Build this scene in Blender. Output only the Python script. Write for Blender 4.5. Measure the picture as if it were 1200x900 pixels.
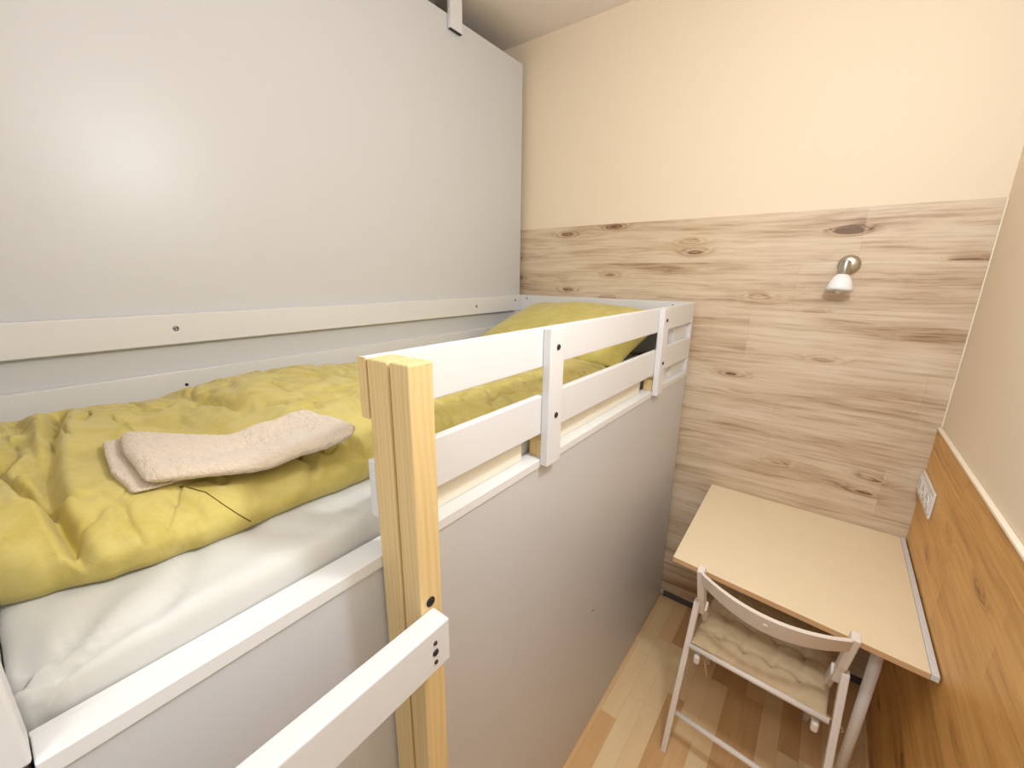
import bpy, bmesh, math, random
import numpy as np
from mathutils import Vector, Matrix, noise
random.seed(4)
sc = bpy.context.scene
for o in list(bpy.data.objects): bpy.data.objects.remove(o)

# ------------------------------------------------------------------ camera
cd = bpy.data.cameras.new('camera'); cam = bpy.data.objects.new('camera', cd)
sc.collection.objects.link(cam); sc.camera = cam
cd.sensor_fit = 'HORIZONTAL'; cd.sensor_width = 36.0; cd.lens = 36.0 * 487.079 / 1200.0
cd.clip_start = 0.01
R = Matrix(((0.79497584, -0.16177893, 0.58467169), (0.60655559, 0.19579399, -0.77055501), (0.01018436, 0.96720851, 0.2537794)))
M = R.to_4x4(); M.translation = Vector((0, 0, 1.735)); cam.matrix_world = M

# ------------------------------------------------------------------ light
EXPOSURE = 0.26
WORLD = .5
LAMP_W = 24.0
w = bpy.data.worlds.new('world'); sc.world = w; w.use_nodes = True
bg = w.node_tree.nodes['Background']; bg.inputs[0].default_value = (0.85, 0.93, 1.0, 1); bg.inputs[1].default_value = WORLD
sc.view_settings.view_transform = 'Standard'
try: sc.view_settings.look = 'None'
except Exception: pass
sc.view_settings.exposure = EXPOSURE; sc.view_settings.gamma = 1.0; sc.view_settings.use_curve_mapping = False

def lamp(name, kind, loc, power, size, color=(1, .93, .84), target=None):
    l = bpy.data.lights.new(name, kind); l.energy = power; l.color = color
    if kind == 'POINT': l.shadow_soft_size = size
    else: l.shape = 'RECTANGLE'; l.size = size[0]; l.size_y = size[1]
    o = bpy.data.objects.new(name, l); sc.collection.objects.link(o); o.location = loc
    if target is not None:
        o.rotation_euler = (Vector(target) - Vector(loc)).to_track_quat('-Z', 'Y').to_euler()
    return o
lamp('wall_light', 'POINT', (0.12, 0.70, 2.31), LAMP_W, 0.06, (.86, .93, 1))
lamp('overhead_fill', 'AREA', (-0.05, -0.50, 2.90), 12.0, (0.5, 0.5), (.86, .93, 1), (-0.1, 0.3, 0))  # added soft fill behind the camera, evens out the light; no fixture here

# ------------------------------------------------------------------ helpers
def link(o): sc.collection.objects.link(o); return o
def finish(name, bm, mat, parent=None, smooth=False, bevel=0.0, seg=2, sub=0):
    me = bpy.data.meshes.new(name)
    bmesh.ops.recalc_face_normals(bm, faces=bm.faces[:])
    off = Vector((0, 0, 0))
    if parent is not None:
        q = parent
        while q is not None: off += q.location; q = q.parent
        bmesh.ops.translate(bm, verts=bm.verts[:], vec=-off)
    bm.to_mesh(me); bm.free()
    if smooth:
        for p in me.polygons: p.use_smooth = True
    o = link(bpy.data.objects.new(name, me))
    if isinstance(mat, (list, tuple)):
        for m_ in mat: me.materials.append(m_)
    else: me.materials.append(mat)
    if parent is not None: o.parent = parent
    if bevel > 0:
        b = o.modifiers.new('bevel', 'BEVEL'); b.width = bevel; b.segments = seg; b.limit_method = 'ANGLE'; b.angle_limit = math.radians(40)
    if sub:
        s = o.modifiers.new('sub', 'SUBSURF'); s.levels = sub; s.render_levels = sub
    return o
def tag(o, label, cat, group=None, kind=None):
    o['label'] = label; o['category'] = cat
    if group: o['group'] = group
    if kind: o['kind'] = kind
    return o
def empty(name, loc, label, cat, group=None):
    o = link(bpy.data.objects.new(name, None)); o.location = loc; o.empty_display_size = .1
    return tag(o, label, cat, group)
def struct(o, label=None):
    o['kind'] = 'structure'
    if label: o['label'] = label
    return o
def box(bm, x0, x1, y0, y1, z0, z1):
    v = [bm.verts.new((x, y, z)) for z in (z0, z1) for y in (y0, y1) for x in (x0, x1)]
    for f in ((0, 1, 3, 2), (4, 5, 7, 6), (0, 1, 5, 4), (2, 3, 7, 6), (0, 2, 6, 4), (1, 3, 7, 5)):
        bm.faces.new([v[i] for i in f])
    return v
def boxm(*a):
    bm = bmesh.new(); box(bm, *a); return bm
def beam(bm, p0, p1, wx, wy, up=(1, 0, 0)):
    """rectangular bar from p0 to p1; wx = width along up-ish axis, wy = the other one"""
    p0 = Vector(p0); p1 = Vector(p1); d = (p1 - p0).normalized()
    a = Vector(up); a = (a - d * a.dot(d)).normalized(); b = d.cross(a)
    v = []
    for p in (p0, p1):
        for s, t in ((-1, -1), (1, -1), (1, 1), (-1, 1)):
            v.append(bm.verts.new(p + a * s * wx / 2 + b * t * wy / 2))
    for f in ((0, 1, 2, 3), (7, 6, 5, 4), (0, 1, 5, 4), (1, 2, 6, 5), (2, 3, 7, 6), (3, 0, 4, 7)):
        bm.faces.new([v[i] for i in f])
def tube(bm, pts, r, n=16, cap=True, rs=None):
    pts = [Vector(p) for p in pts]; rings = []
    ref = None
    for i, p in enumerate(pts):
        d = (pts[min(i + 1, len(pts) - 1)] - pts[max(i - 1, 0)]).normalized()
        if ref is None: ref = Vector((0, 0, 1)) if abs(d.z) < .9 else Vector((1, 0, 0))
        a = (ref - d * ref.dot(d)).normalized(); b = d.cross(a); ref = a
        rr = rs[i] if rs else r
        rings.append([bm.verts.new(p + (a * math.cos(t) + b * math.sin(t)) * rr) for t in [2 * math.pi * k / n for k in range(n)]])
    for i in range(len(rings) - 1):
        for k in range(n):
            bm.faces.new((rings[i][k], rings[i][(k + 1) % n], rings[i + 1][(k + 1) % n], rings[i + 1][k]))
    if cap:
        bm.faces.new(rings[0][::-1]); bm.faces.new(rings[-1])
def lathe(bm, prof, origin, axis, n=40):
    """prof: list of (distance along axis, radius)"""
    o = Vector(origin); d = Vector(axis).normalized()
    ref = Vector((1, 0, 0)) if abs(d.x) < .8 else Vector((0, 1, 0))
    a = (ref - d * ref.dot(d)).normalized(); b = d.cross(a); rings = []
    for h, r in prof:
        if r < 1e-6: rings.append([bm.verts.new(o + d * h)])
        else: rings.append([bm.verts.new(o + d * h + (a * math.cos(t) + b * math.sin(t)) * r) for t in [2 * math.pi * k / n for k in range(n)]])
    for i in range(len(rings) - 1):
        A, B = rings[i], rings[i + 1]
        for k in range(n):
            if len(A) == 1 and len(B) == 1: continue
            if len(A) == 1: bm.faces.new((A[0], B[k], B[(k + 1) % n]))
            elif len(B) == 1: bm.faces.new((A[k], A[(k + 1) % n], B[0]))
            else: bm.faces.new((A[k], A[(k + 1) % n], B[(k + 1) % n], B[k]))
def screw(parent, loc, axis, r=.006, mat=None, label=None, name='screw'):
    """domed screw head with a hex socket, standing 2 mm proud"""
    bm = bmesh.new()
    lathe(bm, [(0, r * 1.15), (.001, r * 1.15), (.0022, r * .8), (.0024, r * .45), (.0006, r * .4), (.0006, 0)], loc, axis, 18)
    o = finish(name, bm, mat, parent, smooth=True)
    if label: o['label'] = label
    return o

# ------------------------------------------------------------------ materials
class NT:
    def __init__(s, name, rough=.5, spec=.5):
        s.m = bpy.data.materials.new(name); s.m.use_nodes = True; s.t = s.m.node_tree; s.n = s.t.nodes; s.l = s.t.links
        s.b = s.n['Principled BSDF']; s.b.inputs['Roughness'].default_value = rough
        s.b.inputs['Specular IOR Level'].default_value = spec
    def link(s, a, b): s.l.new(a, b)
    def put(s, sock, v):
        if isinstance(v, bpy.types.NodeSocket): s.l.new(v, sock)
        else: sock.default_value = v
    def math(s, op, a, b=0.0, c=0.0, clamp=False):
        n = s.n.new('ShaderNodeMath'); n.operation = op; n.use_clamp = clamp
        s.put(n.inputs[0], a); s.put(n.inputs[1], b); s.put(n.inputs[2], c); return n.outputs[0]
    def coord(s, kind='Object'):
        return s.n.new('ShaderNodeTexCoord').outputs[kind]
    def sep(s, v):
        n = s.n.new('ShaderNodeSeparateXYZ'); s.l.new(v, n.inputs[0]); return n.outputs
    def comb(s, x, y, z):
        n = s.n.new('ShaderNodeCombineXYZ')
        for i, q in enumerate((x, y, z)): s.put(n.inputs[i], q)
        return n.outputs[0]
    def noise(s, v, scale, detail=4, rough=.55, dist=0.0):
        n = s.n.new('ShaderNodeTexNoise'); s.l.new(v, n.inputs['Vector']); n.inputs['Scale'].default_value = scale
        n.inputs['Detail'].default_value = detail; n.inputs['Roughness'].default_value = rough; n.inputs['Distortion'].default_value = dist
        return n.outputs['Fac']
    def white(s, v):
        n = s.n.new('ShaderNodeTexWhiteNoise'); n.noise_dimensions = '3D'; s.l.new(v, n.inputs['Vector']); return n.outputs['Value']
    def ramp(s, f, stops):
        n = s.n.new('ShaderNodeValToRGB'); s.l.new(f, n.inputs[0]); e = n.color_ramp.elements
        while len(e) > 1: e.remove(e[-1])
        e[0].position = stops[0][0]; e[0].color = (*stops[0][1], 1)
        for p, c in stops[1:]:
            q = e.new(p); q.color = (*c, 1)
        return n.outputs[0]
    def mix(s, f, a, b, mode='MIX'):
        n = s.n.new('ShaderNodeMix'); n.data_type = 'RGBA'; n.blend_type = mode
        s.put(n.inputs[0], f)
        for i, q in ((6, a), (7, b)):
            if isinstance(q, tuple): q = (*q, 1) if len(q) == 3 else q
            s.put(n.inputs[i], q)
        return n.outputs[2]
    def smooth(s, v, a, b):
        n = s.n.new('ShaderNodeMapRange'); n.interpolation_type = 'SMOOTHSTEP'; s.put(n.inputs[0], v)
        n.inputs[1].default_value = a; n.inputs[2].default_value = b; n.inputs[3].default_value = 0; n.inputs[4].default_value = 1
        return n.outputs[0]
    def bump(s, h, strength=.3, dist=.002):
        n = s.n.new('ShaderNodeBump'); n.inputs['Strength'].default_value = strength; n.inputs['Distance'].default_value = dist
        s.l.new(h, n.inputs['Height']); s.l.new(n.outputs[0], s.b.inputs['Normal'])
    def base(s, c):
        if isinstance(c, tuple): s.b.inputs['Base Color'].default_value = (*c, 1)
        else: s.l.new(c, s.b.inputs['Base Color'])
def srgb(r, g, b):
    return tuple((c / 255 / 12.92) if c / 255 < .04045 else ((c / 255 + .055) / 1.055) ** 2.4 for c in (r, g, b))

def plain(name, col, rough=.5, spec=.5, var=.03, nscale=6, bumpd=0, metal=0.0):
    t = NT(name, rough, spec); v = t.coord()
    f = t.noise(v, nscale, 3)
    t.base(t.mix(f, tuple(c * (1 - var) for c in col), tuple(min(1, c * (1 + var)) for c in col)))
    t.b.inputs['Metallic'].default_value = metal
    if bumpd: t.bump(t.noise(v, 180, 3), .4, bumpd)
    return t.m

def laminate(name, axis, tone, plank=.198, zoff=.0, dark=1.0):
    t = NT(name, .42, .4); x, y, z = t.sep(t.coord())
    u = x if axis == 'x' else y
    v = t.math('ADD', z, zoff)
    row = t.math('FLOOR', t.math('DIVIDE', v, plank))
    r1 = t.white(t.comb(row, 3.7, 1.1))
    u2 = t.math('ADD', u, t.math('MULTIPLY', r1, 9.0))
    seg = t.math('FLOOR', t.math('DIVIDE', u2, 1.29))
    r2 = t.white(t.comb(row, seg, 5.0))
    zz = t.math('ADD', t.math('MULTIPLY', r1, 37.0), t.math('MULTIPLY', r2, .35))
    # slow waviness of the grain
    wv = t.noise(t.comb(t.math('MULTIPLY', u2, 2.2), t.math('MULTIPLY', v, 5.0), zz), 1.0, 3, .5)
    vw = t.math('ADD', v, t.math('MULTIPLY', t.math('SUBTRACT', wv, .5), .035))
    # knots: stretched cells, only some of them hold a knot
    vo = t.n.new('ShaderNodeTexVoronoi'); vo.inputs['Scale'].default_value = 1.0; vo.inputs['Randomness'].default_value = .9
    t.link(t.comb(t.math('MULTIPLY', u2, 3.3), t.math('MULTIPLY', vw, 13.0), zz), vo.inputs['Vector'])
    d = vo.outputs['Distance']; gate = t.math('GREATER_THAN', t.sep(vo.outputs['Color'])[0], .52)
    kn = t.math('MULTIPLY', t.math('SUBTRACT', 1.0, t.smooth(d, .03, .42)), gate)
    rings = t.math('MULTIPLY', t.math('ADD', t.math('SINE', t.math('MULTIPLY', t.math('ADD', d, t.math('MULTIPLY', wv, .7)), 55.0)), 1.0), .5)
    core = t.math('MULTIPLY', t.math('SUBTRACT', 1.0, t.smooth(d, .02, .15)), gate)
    vk = t.math('ADD', vw, t.math('MULTIPLY', kn, .035))
    broad = t.noise(t.comb(t.math('MULTIPLY', u2, 1.1), t.math('MULTIPLY', vk, 13.0), zz), 1.0, 5, .6, .6)
    fine = t.noise(t.comb(t.math('MULTIPLY', u2, 4.0), t.math('MULTIPLY', vk, 85.0), zz), 1.0, 5, .65)
    cloud = t.noise(t.comb(t.math('MULTIPLY', u2, 1.6), t.math('MULTIPLY', v, 6.0), zz), 1.0, 4, .6, .4)
    hair = t.noise(t.comb(t.math('MULTIPLY', u2, 14.0), t.math('MULTIPLY', vk, 420.0), zz), 1.0, 3, .6)
    f = t.math('ADD', t.math('MULTIPLY', t.smooth(broad, .32, .78), .50), t.math('MULTIPLY', t.smooth(fine, .36, .72), .34))
    f = t.math('ADD', f, t.math('ADD', t.math('MULTIPLY', hair, .10), t.math('MULTIPLY', t.math('SUBTRACT', cloud, .455), 1.05)))
    f = t.math('ADD', f, t.math('MULTIPLY', t.math('SUBTRACT', r2, .5), .09))
    f = t.math('ADD', f, t.math('MULTIPLY', kn, t.math('ADD', .16, t.math('MULTIPLY', rings, .34))))
    f = t.math('ADD', f, t.math('MULTIPLY', core, .35), clamp=True)
    col = t.ramp(f, tone)
    # joints
    fr = t.math('FRACT', t.math('DIVIDE', v, plank)); fs = t.math('FRACT', t.math('DIVIDE', u2, 1.29))
    j = t.math('MAXIMUM', t.math('LESS_THAN', fr, .006), t.math('LESS_THAN', fs, .0012))
    col = t.mix(t.math('MULTIPLY', j, .16), col, tuple(c * .5 for c in tone[-1][1]))
    t.base(col); t.bump(t.math('ADD', fine, hair), .12, .0006)
    return t.m

def parquet(name):
    t = NT(name, .32, .5); x, y, z = t.sep(t.coord())
    row = t.math('FLOOR', t.math('DIVIDE', t.math('ADD', x, .03), .0665))
    r1 = t.white(t.comb(row, 1.3, .7))
    y2 = t.math('ADD', y, t.math('MULTIPLY', r1, 5.0))
    seg = t.math('FLOOR', t.math('DIVIDE', y2, .37))
    r2 = t.white(t.comb(row, seg, 2.0)); zz = t.math('MULTIPLY', r2, 51.0)
    g = t.noise(t.comb(t.math('MULTIPLY', x, 26.0), t.math('MULTIPLY', y2, 2.2), zz), 1.0, 5, .6, .8)
    h = t.noise(t.comb(t.math('MULTIPLY', x, 260.0), t.math('MULTIPLY', y2, 9.0), zz), 1.0, 3, .6)
    f = t.math('ADD', t.math('MULTIPLY', r2, .75), t.math('MULTIPLY', t.math('SUBTRACT', g, .35), .5))
    f = t.math('ADD', f, t.math('MULTIPLY', t.math('SUBTRACT', h, .5), .12), clamp=True)
    col = t.ramp(f, [(0, srgb(252, 226, 180)), (.35, srgb(246, 208, 156)), (.7, srgb(228, 182, 126)), (1, srgb(196, 148, 102))])
    fr = t.math('FRACT', t.math('DIVIDE', t.math('ADD', x, .03), .0665)); fs = t.math('FRACT', t.math('DIVIDE', y2, .37))
    j = t.math('MAXIMUM', t.math('LESS_THAN', fr, .012), t.math('LESS_THAN', fs, .003))
    t.base(t.mix(t.math('MULTIPLY', j, .4), col, srgb(120, 84, 54))); t.bump(h, .06, .0005)
    return t.m

def pine(name):
    t = NT(name, .5, .35); x, y, z = t.sep(t.coord())
    wv = t.noise(t.comb(t.math('MULTIPLY', x, 6.0), t.math('MULTIPLY', y, 6.0), t.math('MULTIPLY', z, 1.4)), 1.0, 3, .5)
    s_ = t.math('ADD', t.math('ADD', t.math('MULTIPLY', x, 1.0), t.math('MULTIPLY', y, .8)), t.math('MULTIPLY', wv, .05))
    g = t.math('MULTIPLY', t.math('ADD', t.math('SINE', t.math('MULTIPLY', s_, 700.0)), 1.0), .5)
    g2 = t.noise(t.comb(t.math('MULTIPLY', x, 90.0), t.math('MULTIPLY', y, 90.0), t.math('MULTIPLY', z, 3.0)), 1.0, 4, .6)
    f = t.math('ADD', t.math('MULTIPLY', g, .22), t.math('MULTIPLY', g2, .7), clamp=True)
    vo = t.n.new('ShaderNodeTexVoronoi'); vo.inputs['Scale'].default_value = 1.0
    t.link(t.comb(t.math('MULTIPLY', x, 14.0), t.math('MULTIPLY', y, 14.0), t.math('MULTIPLY', z, 4.5)), vo.inputs['Vector'])
    k = t.math('MULTIPLY', t.math('SUBTRACT', 1.0, t.smooth(vo.outputs['Distance'], .03, .16)), t.math('GREATER_THAN', t.sep(vo.outputs['Color'])[0], .6))
    col = t.ramp(f, [(0, srgb(238, 212, 160)), (.5, srgb(228, 198, 142)), (1, srgb(208, 172, 116))])
    t.base(t.mix(t.math('MULTIPLY', k, .5), col, srgb(150, 100, 60))); t.bump(g2, .1, .0005)
    return t.m

def cloth(name, c0, c1, wrinkle=0.0, weave=900, wr=.25, mottle=14, rough=.85, bd=.0006, sheen=.2):
    t = NT(name, rough, .2); v = t.coord()
    m = t.noise(v, mottle, 4, .6, .6); k = t.noise(v, 4.0, 2)
    f = t.math('ADD', t.math('MULTIPLY', t.smooth(m, .35, .65), .65), t.math('MULTIPLY', k, .35), clamp=True)
    t.base(t.mix(f, c0, c1))
    t.b.inputs['Sheen Weight'].default_value = sheen; t.b.inputs['Sheen Roughness'].default_value = .5
    t.bump(t.math('ADD', t.math('MULTIPLY', t.noise(v, weave, 2), .4), t.math('ADD', t.noise(v, 60, 4), t.math('MULTIPLY', t.noise(v, 14, 5, .6, 1.2), wrinkle))), wr, bd)
    return t.m

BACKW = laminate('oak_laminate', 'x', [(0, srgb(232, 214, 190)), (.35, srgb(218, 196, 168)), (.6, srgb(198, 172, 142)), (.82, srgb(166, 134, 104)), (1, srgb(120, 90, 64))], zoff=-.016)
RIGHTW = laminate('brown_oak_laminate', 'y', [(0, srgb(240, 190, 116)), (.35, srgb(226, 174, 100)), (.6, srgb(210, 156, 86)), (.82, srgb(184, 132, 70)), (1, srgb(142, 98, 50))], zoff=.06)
FLOORM = parquet('parquet_floor')
PINE = pine('pine_timber')
PEACH = plain('peach_paint', srgb(244, 226, 201), .75, .25, .012, 3, .0004)
CEIL = plain('ceiling_paint', srgb(240, 230, 222), .8, .2, .015, 3, .0004)
OUTW = plain('grey_wall_paint', srgb(214, 204, 198), .8, .2, .015, 3, .0004)
GREY = plain('grey_melamine', srgb(209, 209, 212), .36, .5, .012, 2.5)
WHITE = plain('white_lacquer', srgb(226, 225, 226), .38, .45, .012, 8)
WHITE2 = plain('white_edge_band', srgb(230, 230, 230), .35, .45, .01, 8)
CREAM = plain('cream_board', srgb(243, 236, 218), .45, .4, .02, 8)
DKBASE = plain('dark_grey_skirting', srgb(92, 88, 90), .5, .4, .05, 12)
CAULK = plain('white_caulk', srgb(250, 236, 214), .5, .4, .02, 20)
STEEL = plain('screw_steel', srgb(150, 150, 155), .35, .5, .05, 40, metal=.9)
DARKST = plain('dark_screw_hole', srgb(60, 58, 60), .45, .5, .05, 40, metal=.6)
NICKEL = plain('satin_nickel', srgb(190, 184, 172), .24, .5, .03, 30, metal=1.0)
PLASTIC = plain('white_plastic', srgb(238, 232, 226), .3, .5, .01, 20)
DESKM = plain('maple_laminate', srgb(248, 230, 196), .42, .4, .03, 9)
DESKE = plain('beech_edge', srgb(222, 180, 134), .5, .4, .05, 30)
CHAIRW = plain('white_chair_lacquer', srgb(242, 232, 222), .35, .45, .015, 10)
TAPE = plain('tan_tie_tape', srgb(196, 160, 110), .8, .2, .08, 60)
DUVET = cloth('olive_yellow_cotton', srgb(212, 197, 124), srgb(196, 178, 92), wrinkle=9.0, mottle=17, wr=.5)
PILLOWM = cloth('olive_yellow_pillow_cotton', srgb(212, 198, 118), srgb(199, 184, 94), wrinkle=6.0, mottle=17, wr=.4)
SHEET = cloth('white_sheet_cotton', srgb(216, 215, 211), srgb(211, 210, 205), wrinkle=5.0, mottle=5, wr=.2)
TOWEL = cloth('beige_fleece', srgb(232, 215, 194), srgb(224, 205, 182), weave=420, wr=1.0, mottle=220, bd=.008, sheen=.5)
SEATC = cloth('sand_cushion_cotton', srgb(218, 194, 158), srgb(204, 180, 142), mottle=20, wr=.3)
GLASSW = NT('opal_glass', .25, .5); GLASSW.base((.95, .94, .93)); GLASSW.b.inputs['Transmission Weight'].default_value = 0.0
GLASSW.b.inputs['Subsurface Weight'].default_value = .3; GLASSW.b.inputs['Subsurface Radius'].default_value = (.02, .02, .02); GLASSW = GLASSW.m

# ------------------------------------------------------------------ room
XR = .388; YB = 2.10; CZ = 2.93; XL = -2.7; YN = -.09
struct(finish('floor', boxm(XL, XR + .1, -1.0, YB + .1, -.08, 0), FLOORM))
struct(finish('ceiling', boxm(XL, XR + .1, -1.0, YB + .1, CZ, CZ + .08), CEIL))
struct(finish('wall_back', boxm(XL, XR + .1, YB, YB + .1, 0, CZ), PEACH))
struct(finish('wall_right', boxm(XR, XR + .1, -1.0, YB, 0, CZ), PEACH))
struct(finish('wall_left', boxm(XL - .1, XL, -1.0, YB + .1, 0, CZ), PEACH))
struct(finish('wall_front', boxm(XL, -.512, YN - .12, YN, 0, CZ), OUTW))
struct(finish('baseboard_back', boxm(-.50, XR - .012, YB - .018, YB - .0005, 0.0005, .032), DKBASE, bevel=.002))
struct(finish('trim_1', boxm(XR - .0048, XR - .0003, YB - .0150, YB - .0112, 1.213, 1.990), CAULK, bevel=.0015))
struct(finish('trim_2', boxm(XR - .0135, XR - .0005, .2, YB - .0125, 1.2035, 1.212), CAULK, bevel=.002))
# laminate cladding
tag(finish('wall_cladding', boxm(-1.60, XR - .001, YB - .011, YB - .0005, .033, 1.990), BACKW), 'pale oak plank cladding on the back wall behind bed, desk and lamp', 'wall panel')
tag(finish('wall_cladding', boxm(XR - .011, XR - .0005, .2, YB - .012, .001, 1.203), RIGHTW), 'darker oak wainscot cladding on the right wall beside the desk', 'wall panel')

# ------------------------------------------------------------------ tall grey partition
pt = empty('partition_panel', (-1.52, 1.0, 0), 'tall light grey smooth partition panel behind the bunk bed', 'partition')
finish('panel', boxm(-1.532, -1.512, -.088, 2.055, .001, 2.812), GREY, pt, bevel=.0015)
e = finish('edge_band', boxm(-1.5325, -1.5115, 2.055, 2.0575, .001, 2.812), WHITE2, pt); e['label'] = 'pale edge band'
br = empty('hanging_bracket', (-1.50, 1.55, 2.753), 'short white slat hanging from the ceiling in front of grey partition', 'bracket')
finish('slat', boxm(-1.511, -1.494, 1.508, 1.582, 2.757, CZ - .0005), WHITE, br, bevel=.0015)
e = finish('end_cap', boxm(-1.5105, -1.4945, 1.5085, 1.5815, 2.7555, 2.757), DARKST, br); e['label'] = 'dark lower end'

# ------------------------------------------------------------------ bunk bed
bed = empty('bunk_bed', (-1.0, 1.0, 0), 'white and grey high bunk bed with pine ladder post and guard rails', 'bed')
XO = -.512
sp = finish('side_panel', boxm(XO - .018, XO, -.088, 2.060, .001, 1.278), GREY, bed, bevel=.001); sp['label'] = 'grey side panel under the bed'
screw(sp, (XO, 1.17, .57), (1, 0, 0), .004, STEEL)
finish('panel_trim', boxm(-.549, -.5085, -.040, 2.064, 1.2785, 1.300), WHITE2, bed, bevel=.0015)
finish('end_panel', boxm(-1.508, XO - .019, 2.03, 2.048, .001, 1.2), GREY, bed)
for y0, y1 in ((.40, .755), (.85, 1.525), (1.62, 2.03)):
    sr = finish('side_rail', boxm(-.557, -.541, y0, y1, 1.3005, 1.352), CREAM, bed, bevel=.002)
    for k_ in range(2 if y0 > .8 else 0):
        screw(sr, (-.541, (y0 + y1) / 2 + .03 * k_ - .05, 1.328), (1, 0, 0), .0028, CREAM, name='screw')
finish('side_rail', boxm(-.557, -.5500, -.04, 2.03, 1.20, 1.2985), WHITE2, bed)
finish('bed_base', boxm(-1.49, -.558, -.04, 2.03, 1.20, 1.218), CREAM, bed)
# back: long white rail, low board
wr_ = finish('wall_rail', boxm(-1.5115, -1.488, -.045, 2.03, 1.532, 1.618), WHITE, bed, bevel=.003)
for y_, z_ in ((.365, 1.577), (1.646, 1.574), (1.985, 1.592)):
    screw(wr_, (-1.488, y_, z_), (1, 0, 0), .0065, STEEL)
bb = finish('back_board', boxm(-1.5115, -1.490, -.045, 2.03, 1.20, 1.452), WHITE, bed, bevel=.002)
screw(bb, (-1.49, .365, 1.41), (1, 0, 0), .004, DARKST)
# head end at the back wall
eb = finish('end_board', boxm(-1.5115, -.5605, 2.033, 2.055, 1.531, 1.622), WHITE, bed, bevel=.003)
for x_ in (-1.44, -.60): screw(eb, (x_, 2.033, 1.604), (0, -1, 0), .005, STEEL)
finish('end_board', boxm(-1.5115, -.5605, 2.033, 2.055, 1.367, 1.463), WHITE, bed, bevel=.003)
finish('end_board', boxm(-1.5115, -.5605, 2.034, 2.055, 1.3005, 1.345), CREAM, bed, bevel=.003)
finish('corner_post', boxm(-.560, -.509, 2.0335, 2.0585, 1.3005, 1.622), WHITE, bed, bevel=.002)
finish('corner_post', boxm(-.600, -.5265, 1.845, 2.0325, 1.3005, 1.56), WHITE, bed, bevel=.002)
finish('corner_post', boxm(-1.5115, -1.47, 1.995, 2.0325, 1.452, 1.531), WHITE, bed, bevel=.002)
# near end by the wall
finish('end_board', boxm(-1.50, -.557, -.072, -.0475, 1.20, 1.62), WHITE, bed, bevel=.003)
finish('corner_post', boxm(-.5565, -.512, -.084, -.0405, 1.3005, 1.62), WHITE, bed, bevel=.003)
# guard rails with their slats
RX0, RX1 = -.5255, -.5085
gr1 = finish('guard_rail', boxm(RX0, RX1, .331, 2.0325, 1.531, 1.621), WHITE, bed, bevel=.0025)
e = finish('rail_end', boxm(-.5262, -.5078, .3290, .3308, 1.5305, 1.6215), PINE, gr1); e['label'] = 'raw pine sawn end'
gr2 = finish('guard_rail', boxm(RX0, RX1, .331, 2.0325, 1.367, 1.462), WHITE, bed, bevel=.0025)
for y0 in (.785, 1.568):
    s_ = finish('guard_slat', boxm(-.508, -.487, y0, y0 + .060, 1.286, 1.620), WHITE, bed, bevel=.0025)
    for z_ in (1.576, 1.412):
        bm = bmesh.new(); lathe(bm, [(0, .0068), (.0018, .0068), (.003, .0055), (.003, .0038), (.001, .0032), (.001, 0)], (-.487, y0 + .032, z_), (1, 0, 0), 20)
        b_ = finish('bolt', bm, DARKST, s_, smooth=True); b_['label'] = 'dark steel bolt head'
    k_ = finish('spacer_block', boxm(-.548, -.5095, y0 + .012, y0 + .055, 1.3005, 1.345), PINE, bed, bevel=.001); k_['label'] = 'raw pine block'
# pine ladder post of two timbers
PZ = 1.622
p1 = finish('ladder_post', boxm(-.4565, -.4175, .3305, .3735, .001, PZ), PINE, bed, bevel=.0025)
p1['label'] = 'outer raw pine timber'
bm = bmesh.new(); lathe(bm, [(0, .0082), (.0012, .0082), (.0016, .0068), (.001, .006), (.001, 0)], (-.4175, .3495, 1.250), (1, 0, 0), 20)
e = finish('bolt', bm, DARKST, p1, smooth=True)
p2 = finish('ladder_post', boxm(-.5075, -.4615, .3300, .3745, .001, PZ - .001), PINE, bed, bevel=.003); p2['label'] = 'inner raw pine timber'
rg = finish('ladder_rung', boxm(-.417, -.382, -.15, .354, 1.163, 1.238), WHITE, bed, bevel=.0025)
for z_, r_ in ((1.215, .003), (1.198, .0048), (1.181, .003)):
    screw(rg, (-.382, .325, z_), (1, 0, 0), r_, DARKST)
for a_, b_ in ((-.4565, -.4175),):
    finish('ladder_post', boxm(a_, b_, -.150, -.110, .001, 1.245), PINE, bed, bevel=.0025)

# ------------------------------------------------------------------ mattress, duvet, pillow, towel
def lerp_tab(tab, v):
    if v <= tab[0][0]: return tab[0][1]
    for (a, b), (c, d) in zip(tab, tab[1:]):
        if v <= c:
            s_ = (v - a) / (c - a); s_ = s_ * s_ * (3 - 2 * s_); return b + (d - b) * s_
    return tab[-1][1]
def fbm(p, o=4): return noise.fractal(Vector(p), 1.0, 2.0, o)

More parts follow.
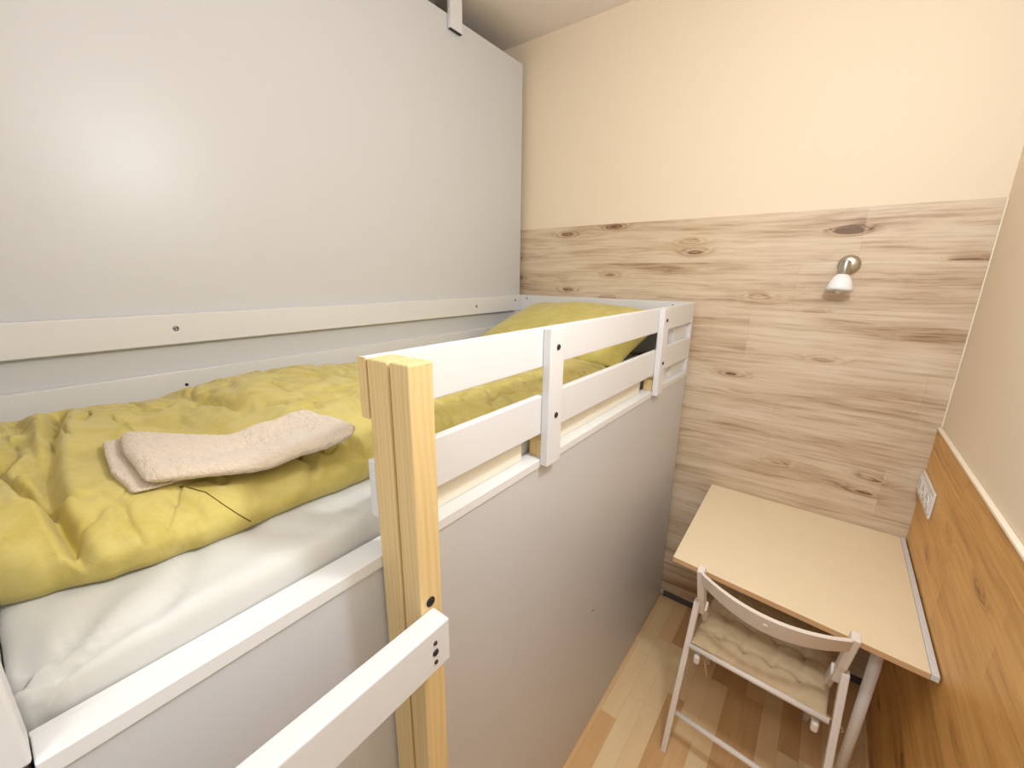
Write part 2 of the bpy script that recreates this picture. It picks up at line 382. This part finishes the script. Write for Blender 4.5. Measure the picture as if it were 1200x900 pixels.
def superblock(x0, x1, y0, y1, z0, z1, nx, ny, nz, r, disp):
    """rounded box grid: cube surface points pushed to a rounded box, then displaced"""
    bm = bmesh.new(); cache = {}
    def vert(i, j, k):
        key = (i, j, k)
        if key in cache: return cache[key]
        p = Vector((x0 + (x1 - x0) * i / nx, y0 + (y1 - y0) * j / ny, z0 + (z1 - z0) * k / nz))
        c = Vector((min(max(p.x, x0 + r), x1 - r), min(max(p.y, y0 + r), y1 - r), min(max(p.z, z0 + r), z1 - r)))
        d = p - c
        if d.length > 1e-9: p = c + d.normalized() * min(r, max(abs(d.x), abs(d.y), abs(d.z)) * 1.0)
        p = p + disp(p, d.normalized() if d.length > 1e-9 else Vector((0, 0, 1)))
        cache[key] = bm.verts.new(p); return cache[key]
    for k in (0, nz):
        for i in range(nx):
            for j in range(ny): bm.faces.new((vert(i, j, k), vert(i + 1, j, k), vert(i + 1, j + 1, k), vert(i, j + 1, k)))
    for i in (0, nx):
        for j in range(ny):
            for k in range(nz): bm.faces.new((vert(i, j, k), vert(i, j + 1, k), vert(i, j + 1, k + 1), vert(i, j, k + 1)))
    for j in (0, ny):
        for i in range(nx):
            for k in range(nz): bm.faces.new((vert(i, j, k), vert(i + 1, j, k), vert(i + 1, j, k + 1), vert(i, j, k + 1)))
    return bm
def seg_d(px, py, pts):
    best = 9
    for (a, b), (c, d) in zip(pts, pts[1:]):
        dx, dy = c - a, d - b; L = dx * dx + dy * dy
        t = max(0, min(1, ((px - a) * dx + (py - b) * dy) / L)) if L else 0
        best = min(best, math.hypot(px - a - t * dx, py - b - t * dy))
    return best
def mdisp(p, n):
    if p.z < 1.25: return Vector((0, 0, 0))
    q = .004 * fbm((p.x * 5, p.y * 4, 3.1)) + .0025 * fbm((p.x * 22 + p.y * 9, p.y * 7, 7.7))
    # soft vertical gathers on the side and pulled creases at the near corner
    dc = math.hypot(p.x + .56, p.y + .02)
    q += .007 * math.exp(-(dc / .13) ** 2) * math.sin(math.atan2(p.y + .02, -(p.x + .56)) * 9)
    q -= .006 * math.exp(-(seg_d(p.x, p.y, ((-.57, .07), (-.68, .14))) / .012) ** 2)
    q -= .004 * math.exp(-(seg_d(p.x, p.y, ((-.57, .28), (-.70, .20))) / .01) ** 2)
    q -= .004 * math.exp(-(seg_d(p.x, p.y, ((-.57, .36), (-.66, .33))) / .01) ** 2)
    out = Vector((0, 0, q))
    if abs(n.x) > .3: out.x += (.4 * q + .003 * math.sin(p.y * 11) - .003) * (1 if n.x > 0 else -1)
    return out
MT = 1.342
mb = superblock(-1.486, -.560, -.0470, 2.025, 1.2185, MT, 90, 200, 12, .020, mdisp)
mt = tag(finish('mattress', mb, SHEET, None, smooth=True), 'mattress in a white fitted sheet lying in the bunk bed', 'mattress')

# duvet
XF = [(-.05, -.735), (.0, -.715), (.06, -.690), (.11, -.682), (.22, -.677), (.42, -.672), (.62, -.635), (1.0, -.612), (1.62, -.63)]
ZT = [(-.06, 1.438), (.03, 1.442), (.12, 1.438), (.25, 1.425), (.31, 1.437), (.40, 1.462), (.55, 1.462), (.8, 1.440), (1.1, 1.425), (1.35, 1.42), (1.6, 1.40)]
CREASE = [   # polyline (x, y), depth, width
    (((-1.30, .085), (-1.189, .07), (-1.017, .042), (-.90, .028), (-.80, .024)), .024, .012),
    (((-1.10, .03), (-.98, .022), (-.93, .006)), .014, .007),
    (((-.70, .035), (-.67, .03), (-.66, .0)), .008, .006),
    (((-1.35, .02), (-1.15, .03), (-1.02, .005), (-.95, -.03)), .020, .014),
    (((-1.30, -.01), (-1.10, .012), (-.98, -.02)), .012, .010),
    (((-.665, .155), (-.70, .150), (-.725, .135)), .010, .009),
    (((-1.22, .30), (-1.12, .325), (-1.02, .33)), .014, .006),
    (((-1.25, .56), (-1.12, .58), (-1.0, .60)), .012, .006),
    (((-1.35, .185), (-1.26, .21), (-1.19, .205)), .012, .006),
    (((-.76, .30), (-.71, .33), (-.67, .31)), .014, .008),
    (((-.64, .36), (-.68, .29), (-.70, .24), (-.66, .20)), .008, .012),
    (((-1.35, .28), (-1.18, .30), (-1.05, .34)), .012, .018),
    (((-1.33, .37), (-1.22, .39), (-1.12, .36)), .007, .010),
    (((-1.35, .52), (-1.2, .50), (-1.10, .55), (-1.02, .53)), .007, .012),
    (((-1.36, .70), (-1.2, .62), (-1.08, .60)), .008, .012),
    (((-.95, .62), (-.8, .55), (-.70, .57)), .010, .016),
    (((-1.0, .45), (-.92, .52), (-.80, .50)), .008, .012),
    (((-1.2, .20), (-1.05, .17), (-.98, .19)), .006, .014),
    (((-.85, 1.0), (-.74, .86), (-.66, .80)), .010, .012),
    (((-.80, .75), (-.72, .66), (-.65, .64)), .009, .010),
    (((-.85, 1.35), (-.72, 1.2), (-.64, 1.16)), .010, .012),
    (((-1.2, 1.0), (-1.0, 1.1), (-.8, 1.3)), .012, .02),
]
FLAP = [(-1.0, -.05), (-.92, -.022), (-.88, -.006), (-.80, .002), (-.775, .014), (-.70, .021), (-.67, .020), (-.64, .008), (-.60, -.01)]
XBK = -1.415
def duvet_wr(x, y):
    calm = 1 - .75 * math.exp(-((x + .85) / .22) ** 2 - ((y - .10) / .12) ** 2)
    h = .009 * fbm((x * 3.6, y * 4.5, 1.7), 2) + 0.005 * calm * fbm((x * 13 + 3, y * 15, 5.2), 3)
    r = abs(fbm((x * 7 + .4 * fbm((x * 3, y * 3, 9)), y * 8, 8.8), 3))
    h -= .013 * calm * math.exp(-(r / .04) ** 2)
    # thick flap folded over at the near end
    e = lerp_tab(FLAP, x) - y
    if x > -1.0:
        h += .020 * min(1, max(0, e / .012 + .5)) * min(1, (x + 1.0) / .08) - .026 * math.exp(-((e + .010) / .008) ** 2) * min(1, (x + 1.0) / .08)
    for pts, d_, w_ in CREASE:
        q = seg_d(x, y, pts)
        if q < 4 * w_: h += -d_ * math.exp(-(q / w_) ** 2) + .18 * d_ * math.exp(-((q - 2.0 * w_) / w_) ** 2)
    return h
def duvet_base(x, y):
    xf = lerp_tab(XF, y); h = lerp_tab(ZT, y) - MT
    xc = (xf + XBK) / 2; a = (xf - XBK) / 2
    t = min(1, abs((x - xc) / a)); n_ = 4.2
    return MT + .004 + h * (1 - t ** n_) ** (1 / 2.4)
def duvet_top(x, y): return duvet_base(x, y) + duvet_wr(x, y)
def make_duvet():
    bm = bmesh.new(); NY, NX = 300, 130; rows = []
    y0, y1 = -.0395, 1.52
    for j in range(NY + 1):
        y = y0 + .20 * j / 90 if j <= 90 else y0 + .20 + (y1 - y0 - .20) * (j - 90) / (NY - 90); row = []
        xf = lerp_tab(XF, y) + .006 * fbm((y * 9, 2.2, .3), 3) + .003 * fbm((y * 30, 1.2, 4.3), 2)
        H_ = lerp_tab(ZT, y) - MT
        ey = min(1, max(0, (y1 - y) / .06)); H_ *= (1 - (1 - ey) ** 2.5) ** .5
        xc = (xf + XBK) / 2; a = (xf - XBK) / 2
        for i in range(NX + 1):
            th = math.pi * i / NX
            c = math.cos(th); s = math.sin(th)
            px = xc + a * math.copysign(abs(c) ** .55, c)
            hz = abs(s) ** .62
            z = MT + .004 + H_ * hz
            wz = duvet_wr(px, y)
            k = min(1, hz * 1.4)
            z += wz * k * (1 if ey > .5 else ey * 2)
            if hz < .8 and c > 0:   # swollen lower edge
                px += .012 * math.sin(math.pi * hz / .8) * (1 + .6 * fbm((y * 14, hz * 2, 6.6), 2))
            z = max(z, MT + .003)
            row.append(bm.verts.new((px, y, z)))
        rows.append(row)
    for j in range(NY):
        for i in range(NX): bm.faces.new((rows[j][i], rows[j][i + 1], rows[j + 1][i + 1], rows[j + 1][i]))
    # underside and ends
    for j in range(NY): bm.faces.new((rows[j][0], rows[j + 1][0], rows[j + 1][NX], rows[j][NX]))
    bm.faces.new(rows[0]); bm.faces.new(rows[NY][::-1])
    return bm
dbm = make_duvet()
from mathutils.bvhtree import BVHTree
dtree = BVHTree.FromBMesh(dbm)
dv = finish('duvet', dbm, DUVET, None, smooth=True)
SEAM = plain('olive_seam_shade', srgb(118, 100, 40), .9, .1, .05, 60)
for _ in (0,):
    pts = []
    for x_, y_ in ((-.762, .136), (-.750, .142), (-.738, .149), (-.727, .156), (-.717, .164), (-.709, .171)):
        hit = dtree.ray_cast(Vector((x_, y_, 1.7)), Vector((0, 0, -1)))
        if hit[0] is not None: pts.append(hit[0] + Vector((0, 0, .0009)))
    z0_ = pts[-1].z
    for k in range(1, 9):
        hit = dtree.ray_cast(Vector((-.4, .171 + .005 * k, z0_ - (z0_ - 1.358) * k / 8)), Vector((-1, 0, 0)))
        if hit[0] is not None: pts.append(hit[0] + Vector((.0002, 0, 0)))
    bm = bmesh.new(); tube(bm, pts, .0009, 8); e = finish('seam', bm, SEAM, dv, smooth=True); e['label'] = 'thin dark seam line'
tag(dv, 'rumpled olive yellow duvet spread along the bunk bed', 'duvet')

def cushion(w_, d_, t_, nx, ny, seed, corner=.05, wr=.008):
    """pillow centred at 0 lying flat: returns bm"""
    bm = bmesh.new(); top = []; bot = []
    for j in range(ny + 1):
        ra, rb = [], []
        for i in range(nx + 1):
            u = -1 + 2 * i / nx; v = -1 + 2 * j / ny
            u_ = math.sin(u * math.pi / 2) ; v_ = math.sin(v * math.pi / 2)
            px = u_ * w_ / 2 * (1 - corner * (1 - abs(v_) ** 3) * abs(u_) ** 3 * 1.2); py = v_ * d_ / 2 * (1 - corner * (1 - abs(u_) ** 3) * abs(v_) ** 3 * 1.2)
            h = t_ / 2 * (max(0, 1 - abs(u_) ** 2.6) ** .55) * (max(0, 1 - abs(v_) ** 2.6) ** .55)
            wv = wr * fbm((px * 8 + seed, py * 8, seed), 4) * min(1, h / t_ * 6)
            ra.append(bm.verts.new((px, py, h + wv)))
            rb.append(ra[-1] if (i in (0, nx) or j in (0, ny)) else bm.verts.new((px, py, -h * .8 + wv * .3)))
        top.append(ra); bot.append(rb)
    for j in range(ny):
        for i in range(nx):
            bm.faces.new((top[j][i], top[j][i + 1], top[j + 1][i + 1], top[j + 1][i]))
            bm.faces.new((bot[j][i], bot[j + 1][i], bot[j + 1][i + 1], bot[j][i + 1]))
    return bm
bm = cushion(.80, .56, .18, 60, 50, 2.4, corner=.04)
Mx = Matrix.Translation((-.995, 1.75, 1.482)) @ Matrix.Rotation(math.radians(-3), 4, 'Z') @ Matrix.Rotation(math.radians(17), 4, 'X')
bmesh.ops.transform(bm, matrix=Mx, verts=bm.verts[:])
tag(finish('pillow', bm, PILLOWM, None, smooth=True), 'plump olive yellow pillow leaning on the head end of bunk bed', 'pillow')

def coons(c0, c1, d0, d1, u, v):
    def ev(pl, t):
        L = [0]
        for a, b in zip(pl, pl[1:]): L.append(L[-1] + math.hypot(b[0] - a[0], b[1] - a[1]))
        s = t * L[-1]
        for k in range(len(pl) - 1):
            if s <= L[k + 1] + 1e-9:
                q = (s - L[k]) / (L[k + 1] - L[k]); return (pl[k][0] + (pl[k + 1][0] - pl[k][0]) * q, pl[k][1] + (pl[k + 1][1] - pl[k][1]) * q)
        return pl[-1]
    A, B, C, D = ev(c0, u), ev(c1, u), ev(d0, v), ev(d1, v)
    P00, P10, P01, P11 = c0[0], c0[-1], c1[0], c1[-1]
    return tuple((1 - v) * A[i] + v * B[i] + (1 - u) * C[i] + u * D[i] - ((1 - u) * (1 - v) * P00[i] + u * (1 - v) * P10[i] + (1 - u) * v * P01[i] + u * v * P11[i]) for i in (0, 1))
def slab(bm, front, back, left, right, thick, lift, nu=90, nv=44, seed=0.0):
    """soft folded cloth slab over the duvet: closed surface with rounded rim"""
    top, bot = [], []
    for j in range(nv + 1):
        ta, ba = [], []
        for i in range(nu + 1):
            u = .5 - .5 * math.cos(math.pi * i / nu); v = .5 - .5 * math.cos(math.pi * j / nv)
            x, y = coons(front, back, left, right, u, v)
            e = min(1, min(u, 1 - u) * 14) ; e2 = min(1, min(v, 1 - v) * 7)
            k = math.sqrt(max(0, 1 - (1 - e) ** 2)) * math.sqrt(max(0, 1 - (1 - e2) ** 2))
            b = duvet_base(max(min(x, -.76), -1.38), y) + lift(u, v)
            b += .006 * fbm((x * 3.6, y * 4.5, 1.7), 2)
            w_ = .002 * fbm((x * 6, y * 6, seed), 2) + .0012 * fbm((x * 120, y * 120, seed), 3)
            mid = b + thick * .5
            ta.append(bm.verts.new((x, y, mid + thick * .5 * k + w_)))
            ba.append(ta[-1] if (i in (0, nu) or j in (0, nv)) else bm.verts.new((x, y, mid - thick * .5 * k + w_)))
        top.append(ta); bot.append(ba)
    for j in range(nv):
        for i in range(nu):
            bm.faces.new((top[j][i], top[j][i + 1], top[j + 1][i + 1], top[j + 1][i]))
            bm.faces.new((bot[j][i], bot[j + 1][i], bot[j + 1][i + 1], bot[j][i + 1]))
bm = bmesh.new()
# lower layer, peeking out at the left; upper layer on top
slab(bm, [(-.795, .092), (-.745, .098), (-.74, .13), (-.75, .25)], [(-.965, .104), (-.968, .120), (-.95, .16), (-.92, .22)],
     [(-.795, .092), (-.82, .089), (-.90, .096), (-.965, .104)], [(-.75, .25), (-.92, .22)], .012, lambda u, v: .000, 50, 30, 4.0)
slab(bm, [(-.735, .114), (-.715, .150), (-.690, .215), (-.662, .31), (-.640, .352), (-.632, .372)], [(-.955, .135), (-.890, .184), (-.835, .244), (-.825, .30), (-.812, .352), (-.785, .378)],
     [(-.735, .114), (-.76, .112), (-.86, .112), (-.93, .122), (-.955, .135)], [(-.632, .372), (-.645, .388), (-.70, .394), (-.785, .378)], .024, lambda u, v: .008, 110, 50, 7.0)
tag(finish('folded_towel', bm, TOWEL, None, smooth=True), 'folded beige fleece towel lying on the yellow duvet', 'towel')

# ------------------------------------------------------------------ wall lamp
wl = empty('wall_lamp', (.022, YB - .011, 1.79), 'small nickel wall lamp with a white glass bell shade above the desk', 'lamp')
LY = YB - .011
bm = bmesh.new(); lathe(bm, [(0, .0), (0, .036), (.006, .036), (.012, .033), (.017, .024), (.019, 0)], (.022, LY, 1.785), (0, -1, 0), 48)
finish('wall_mount', bm, NICKEL, wl, smooth=True, bevel=0)
bm = bmesh.new(); tube(bm, [(.020, LY - .015, 1.788), (.012, LY - .045, 1.786)], .009, 16)
finish('arm', bm, NICKEL, wl, smooth=True)
AX = Vector((-.06, -.10, -1.0)).normalized(); S0 = Vector((.012, LY - .050, 1.798))
bm = bmesh.new(); lathe(bm, [(-.002, 0), (-.002, .012), (.001, .0155), (.052, .0165), (.052, 0)], S0, AX, 32)
finish('socket', bm, NICKEL, wl, smooth=True, bevel=.001)
bm = bmesh.new()
pr = [(.048, .0), (.048, .015), (.052, .021), (.062, .028), (.078, .035), (.095, .040), (.108, .043), (.108, .041), (.095, .038), (.078, .033), (.062, .026), (.054, .018), (.054, 0)]
lathe(bm, pr, S0, AX, 48); finish('lamp_shade', bm, GLASSW, wl, smooth=True)
bm = bmesh.new(); lathe(bm, [(.055, 0), (.055, .008), (.075, .011), (.095, .0125), (.110, .010), (.119, .005), (.121, 0)], S0, AX, 24)
finish('bulb', bm, PLASTIC, wl, smooth=True)

# ------------------------------------------------------------------ sockets on the right wall
XW = XR - .0113
ws = empty('wall_socket_plate', (XW, 1.97, .995), 'white triple switch and socket plate on the dark oak wainscot', 'socket')
finish('plate', boxm(XW - .009, XW, 1.850, 2.083, .947, 1.042), PLASTIC, ws, bevel=.004, seg=3)
for k, yc in enumerate((2.043, 1.967, 1.891)):
    fr = finish('frame', boxm(XW - .0125, XW - .0085, yc - .031, yc + .031, .965, 1.025), PLASTIC, ws, bevel=.002)
    if k == 0:
        finish('rocker', boxm(XW - .0155, XW - .012, yc - .026, yc + .026, .970, 1.020), PLASTIC, fr, bevel=.002)
    else:
        bm = bmesh.new(); lathe(bm, [(0, .024), (.003, .024), (.003, .0205), (.0004, .0195), (.0004, 0)], (XW - .0124, yc, .995), (-1, 0, 0), 40)
        finish('socket_well', bm, PLASTIC, fr, smooth=True, bevel=0)
        for dz in (-.0095, .0095):
            bm = bmesh.new(); lathe(bm, [(0, .0025), (.0006, .0025), (.0006, 0)], (XW - .0128, yc, .995 + dz), (-1, 0, 0), 12)
            finish('pin_hole', bm, DARKST, fr)

# ------------------------------------------------------------------ desk
dk = empty('desk', (.04, 1.75, 0), 'small pale maple wall desk with a white tubular leg', 'desk')
def poly_slab(pts, z0, z1):
    bm = bmesh.new(); a = [bm.verts.new((x, y, z0)) for x, y in pts]; b = [bm.verts.new((x, y, z1)) for x, y in pts]
    bm.faces.new(a[::-1]); bm.faces.new(b)
    for i in range(len(pts)):
        f = bm.faces.new((a[i], a[(i + 1) % len(pts)], b[(i + 1) % len(pts)], b[i])); f.material_index = 1
    return bm
tp = finish('tabletop', poly_slab([(-.336, 2.086), (.358, 2.086), (.356, 1.342), (-.318, 1.406)], .726, .745), [DESKM, DESKE], dk, bevel=.001)
e = finish('edge_strip', poly_slab([(.3585, 2.086), (.3725, 2.086), (.3725, 1.340), (.3565, 1.3415)], .728, .7465), WHITE, dk, bevel=.001); e['label'] = 'white edge strip at the wall'
bm = bmesh.new(); tube(bm, [(.262, 1.46, .001), (.274, 1.455, .7255)], .0155, 24); lg = finish('leg', bm, CHAIRW, dk, smooth=True); lg['label'] = 'white round tube leg'
bm = bmesh.new(); lathe(bm, [(0, .030), (.004, .030), (.008, .017)], (.274, 1.455, .7255), (0, 0, -1), 24); finish('leg_flange', bm, CHAIRW, lg, smooth=True)
finish('wall_batten', boxm(-.30, .34, 2.064, 2.086, .688, .7255), DESKE, dk, bevel=.001)

# ------------------------------------------------------------------ folding chair
ch = empty('folding_chair', (0, 1.45, 0), 'white wooden folding chair with a curved backrest pushed in at the desk', 'chair')
RL = ((-.240, 1.295), (.217, 1.262))
for sx, (bx_, by_), tx, ty in ((-1, RL[0], -.214, 1.388), (1, RL[1], .201, 1.362)):
    bm = bmesh.new(); beam(bm, (bx_, by_, .004), (tx, ty, .625), .020, .034)
    for v in bm.verts:
        if v.co.z < .05: v.co.z = .0015
    finish('leg', bm, CHAIRW, ch, bevel=.003)
    # front leg: one board from the top of the backrest down to the floor under the desk
    ux = tx - sx * .022
    bm = bmesh.new()
    top = Vector((tx - sx * .002, ty - .030, .775)); mid = Vector((tx - sx * .012, ty - .005, .66)); knee = Vector((ux, ty + .02, .60))
    beam(bm, (ux, ty + .40, .004), knee, .018, .036)
    for v in bm.verts:
        if v.co.z < .05: v.co.z = .0015
    o1 = finish('leg', bm, CHAIRW, ch, bevel=.003)
    bm = bmesh.new(); beam(bm, Vector((tx - sx * .016, ty + .022, .575)), mid, .020, .038); beam(bm, mid - Vector((0, 0, .012)), top, .024, .034)
    finish('upright', bm, CHAIRW, ch, bevel=.004)
# curved backrest board with an oval grip inlay
bm = bmesh.new(); n_ = 28; L = []
xa, ya, xb_, yb_ = -.205, 1.345, .192, 1.318
for i in range(n_ + 1):
    t = i / n_; x = xa + (xb_ - xa) * t; y = ya + (yb_ - ya) * t; s_ = 4 * t * (1 - t)
    y -= .072 * s_; tilt = .014
    zt = .780 + .002 * s_; zb = .722 - .012 * s_
    L.append([bm.verts.new(p) for p in ((x, y - .008 - tilt, zt), (x, y + .008 - tilt, zt), (x, y + .008 + tilt, zb), (x, y - .008 + tilt, zb))])
for i in range(n_):
    for k in range(4): bm.faces.new((L[i][k], L[i][(k + 1) % 4], L[i + 1][(k + 1) % 4], L[i + 1][k]))
bm.faces.new(L[0][::-1]); bm.faces.new(L[-1])
bk = finish('backrest', bm, CHAIRW, ch, smooth=False, bevel=.003)
bm = bmesh.new(); lathe(bm, [(0, .008), (.002, .007), (.002, 0)], (-.008, 1.2478, .750), (0, -1, -.2), 24); e = finish('grip_inlay', bm, CREAM, bk, smooth=True)
bm = bmesh.new(); tube(bm, [(-.214, 1.347, .462), (.188, 1.318, .470)], .0095, 14); finish('rung', bm, CHAIRW, ch, smooth=True)
bm = bmesh.new(); tube(bm, [(-.224, 1.319, .170), (.203, 1.288, .170)], .0095, 14); finish('rung', bm, CHAIRW, ch, smooth=True)
# seat frame: two side bars whose rounded ends stick out below the rung, and slats
def rot_xy(x, y): a = math.radians(-3.5); return (x * math.cos(a) - y * math.sin(a), x * math.sin(a) + y * math.cos(a))
for sx in (-1, 1):
    x, y = rot_xy(.172 * sx, 0); x -= .012
    bm = bmesh.new(); beam(bm, (x, 1.322 + y, .424), (x + .006, 1.70 + y, .436), .020, .036)
    finish('seat_bar', bm, CHAIRW, ch, bevel=.008, seg=3)
for k in range(7):
    yy = 1.375 + .047 * k
    bm = bmesh.new(); beam(bm, (-.190, yy + .010, .4525), (.170, yy - .012, .4525), .010, .036, up=(0, 0, 1)); finish('seat_slat', bm, CHAIRW, ch, bevel=.003)

# tufted cushion on the seat
def seat_pad():
    bm = bmesh.new(); nx, ny = 72, 72; W_, D_ = .390, .375; top, bot = [], []
    tufts = [(-.11 + .11 * a, -.105 + .105 * b) for a in range(3) for b in range(3)]
    tufts = [(-.12 + .08 * a, -.11 + .11 * b) for a in range(4) for b in range(3)]
    for j in range(ny + 1):
        ra, rb = [], []
        for i in range(nx + 1):
            u = math.sin((-1 + 2 * i / nx) * math.pi / 2); v = math.sin((-1 + 2 * j / ny) * math.pi / 2)
            x = u * W_ / 2; y = v * D_ / 2
            h = .026 * (max(0, 1 - abs(u) ** 5) ** .5) * (max(0, 1 - abs(v) ** 5) ** .5)
            d = 0
            for tx, ty in tufts: d += math.exp(-((x - tx) ** 2 + (y - ty) ** 2) / .016 ** 2)
            g = max(math.exp(-((x - tx) / .007) ** 2) for tx, _ in tufts) * .7 + max(math.exp(-((y - ty) / .007) ** 2) for _, ty in tufts) * .5
            hh = h * (1 - .72 * min(1, d) - .38 * min(1, g)) + .0015 * fbm((x * 25, y * 25, 3), 3)
            X, Y = rot_xy(x - .004, y)
            ra.append(bm.verts.new((X, 1.522 + Y, .4765 + hh)))
            rb.append(ra[-1] if (i in (0, nx) or j in (0, ny)) else bm.verts.new((X, 1.522 + Y, .4765 - .65 * h)))
        top.append(ra); bot.append(rb)
    for j in range(ny):
        for i in range(nx):
            bm.faces.new((top[j][i], top[j][i + 1], top[j + 1][i + 1], top[j + 1][i]))
            bm.faces.new((bot[j][i], bot[j + 1][i], bot[j + 1][i + 1], bot[j][i + 1]))
    return bm, tufts
bm, tufts = seat_pad()
pad = finish('seat_cushion', bm, SEATC, None, smooth=True); tag(pad, 'sand coloured tufted cushion tied to the folding chair seat', 'cushion')
for tx, ty in tufts:
    X, Y = rot_xy(tx - .004, ty)
    bm = bmesh.new(); lathe(bm, [(0, .005), (.002, .004), (.003, 0)], (X, 1.522 + Y, .4835), (0, 0, 1), 12); finish('button', bm, SEATC, pad, smooth=True)
for sx, x0, y0 in ((-1, -.183, 1.365), (1, .172, 1.343)):
    bm = bmesh.new()
    if sx < 0: pts = [(x0, y0, .472), (x0 + .012, y0 - .018, .462), (x0 + .024, y0 - .016, .43), (x0 + .036, y0 - .020, .385), (x0 + .04, y0 - .018, .365)]
    else: pts = [(x0, y0, .472), (x0 + .025, y0 - .012, .465), (x0 + .045, y0 - .004, .452), (x0 + .055, y0 - .002, .44), (x0 + .048, y0 - .004, .432)]
    tube(bm, pts, .0032, 8); finish('tie', bm, TAPE, pad, smooth=True)
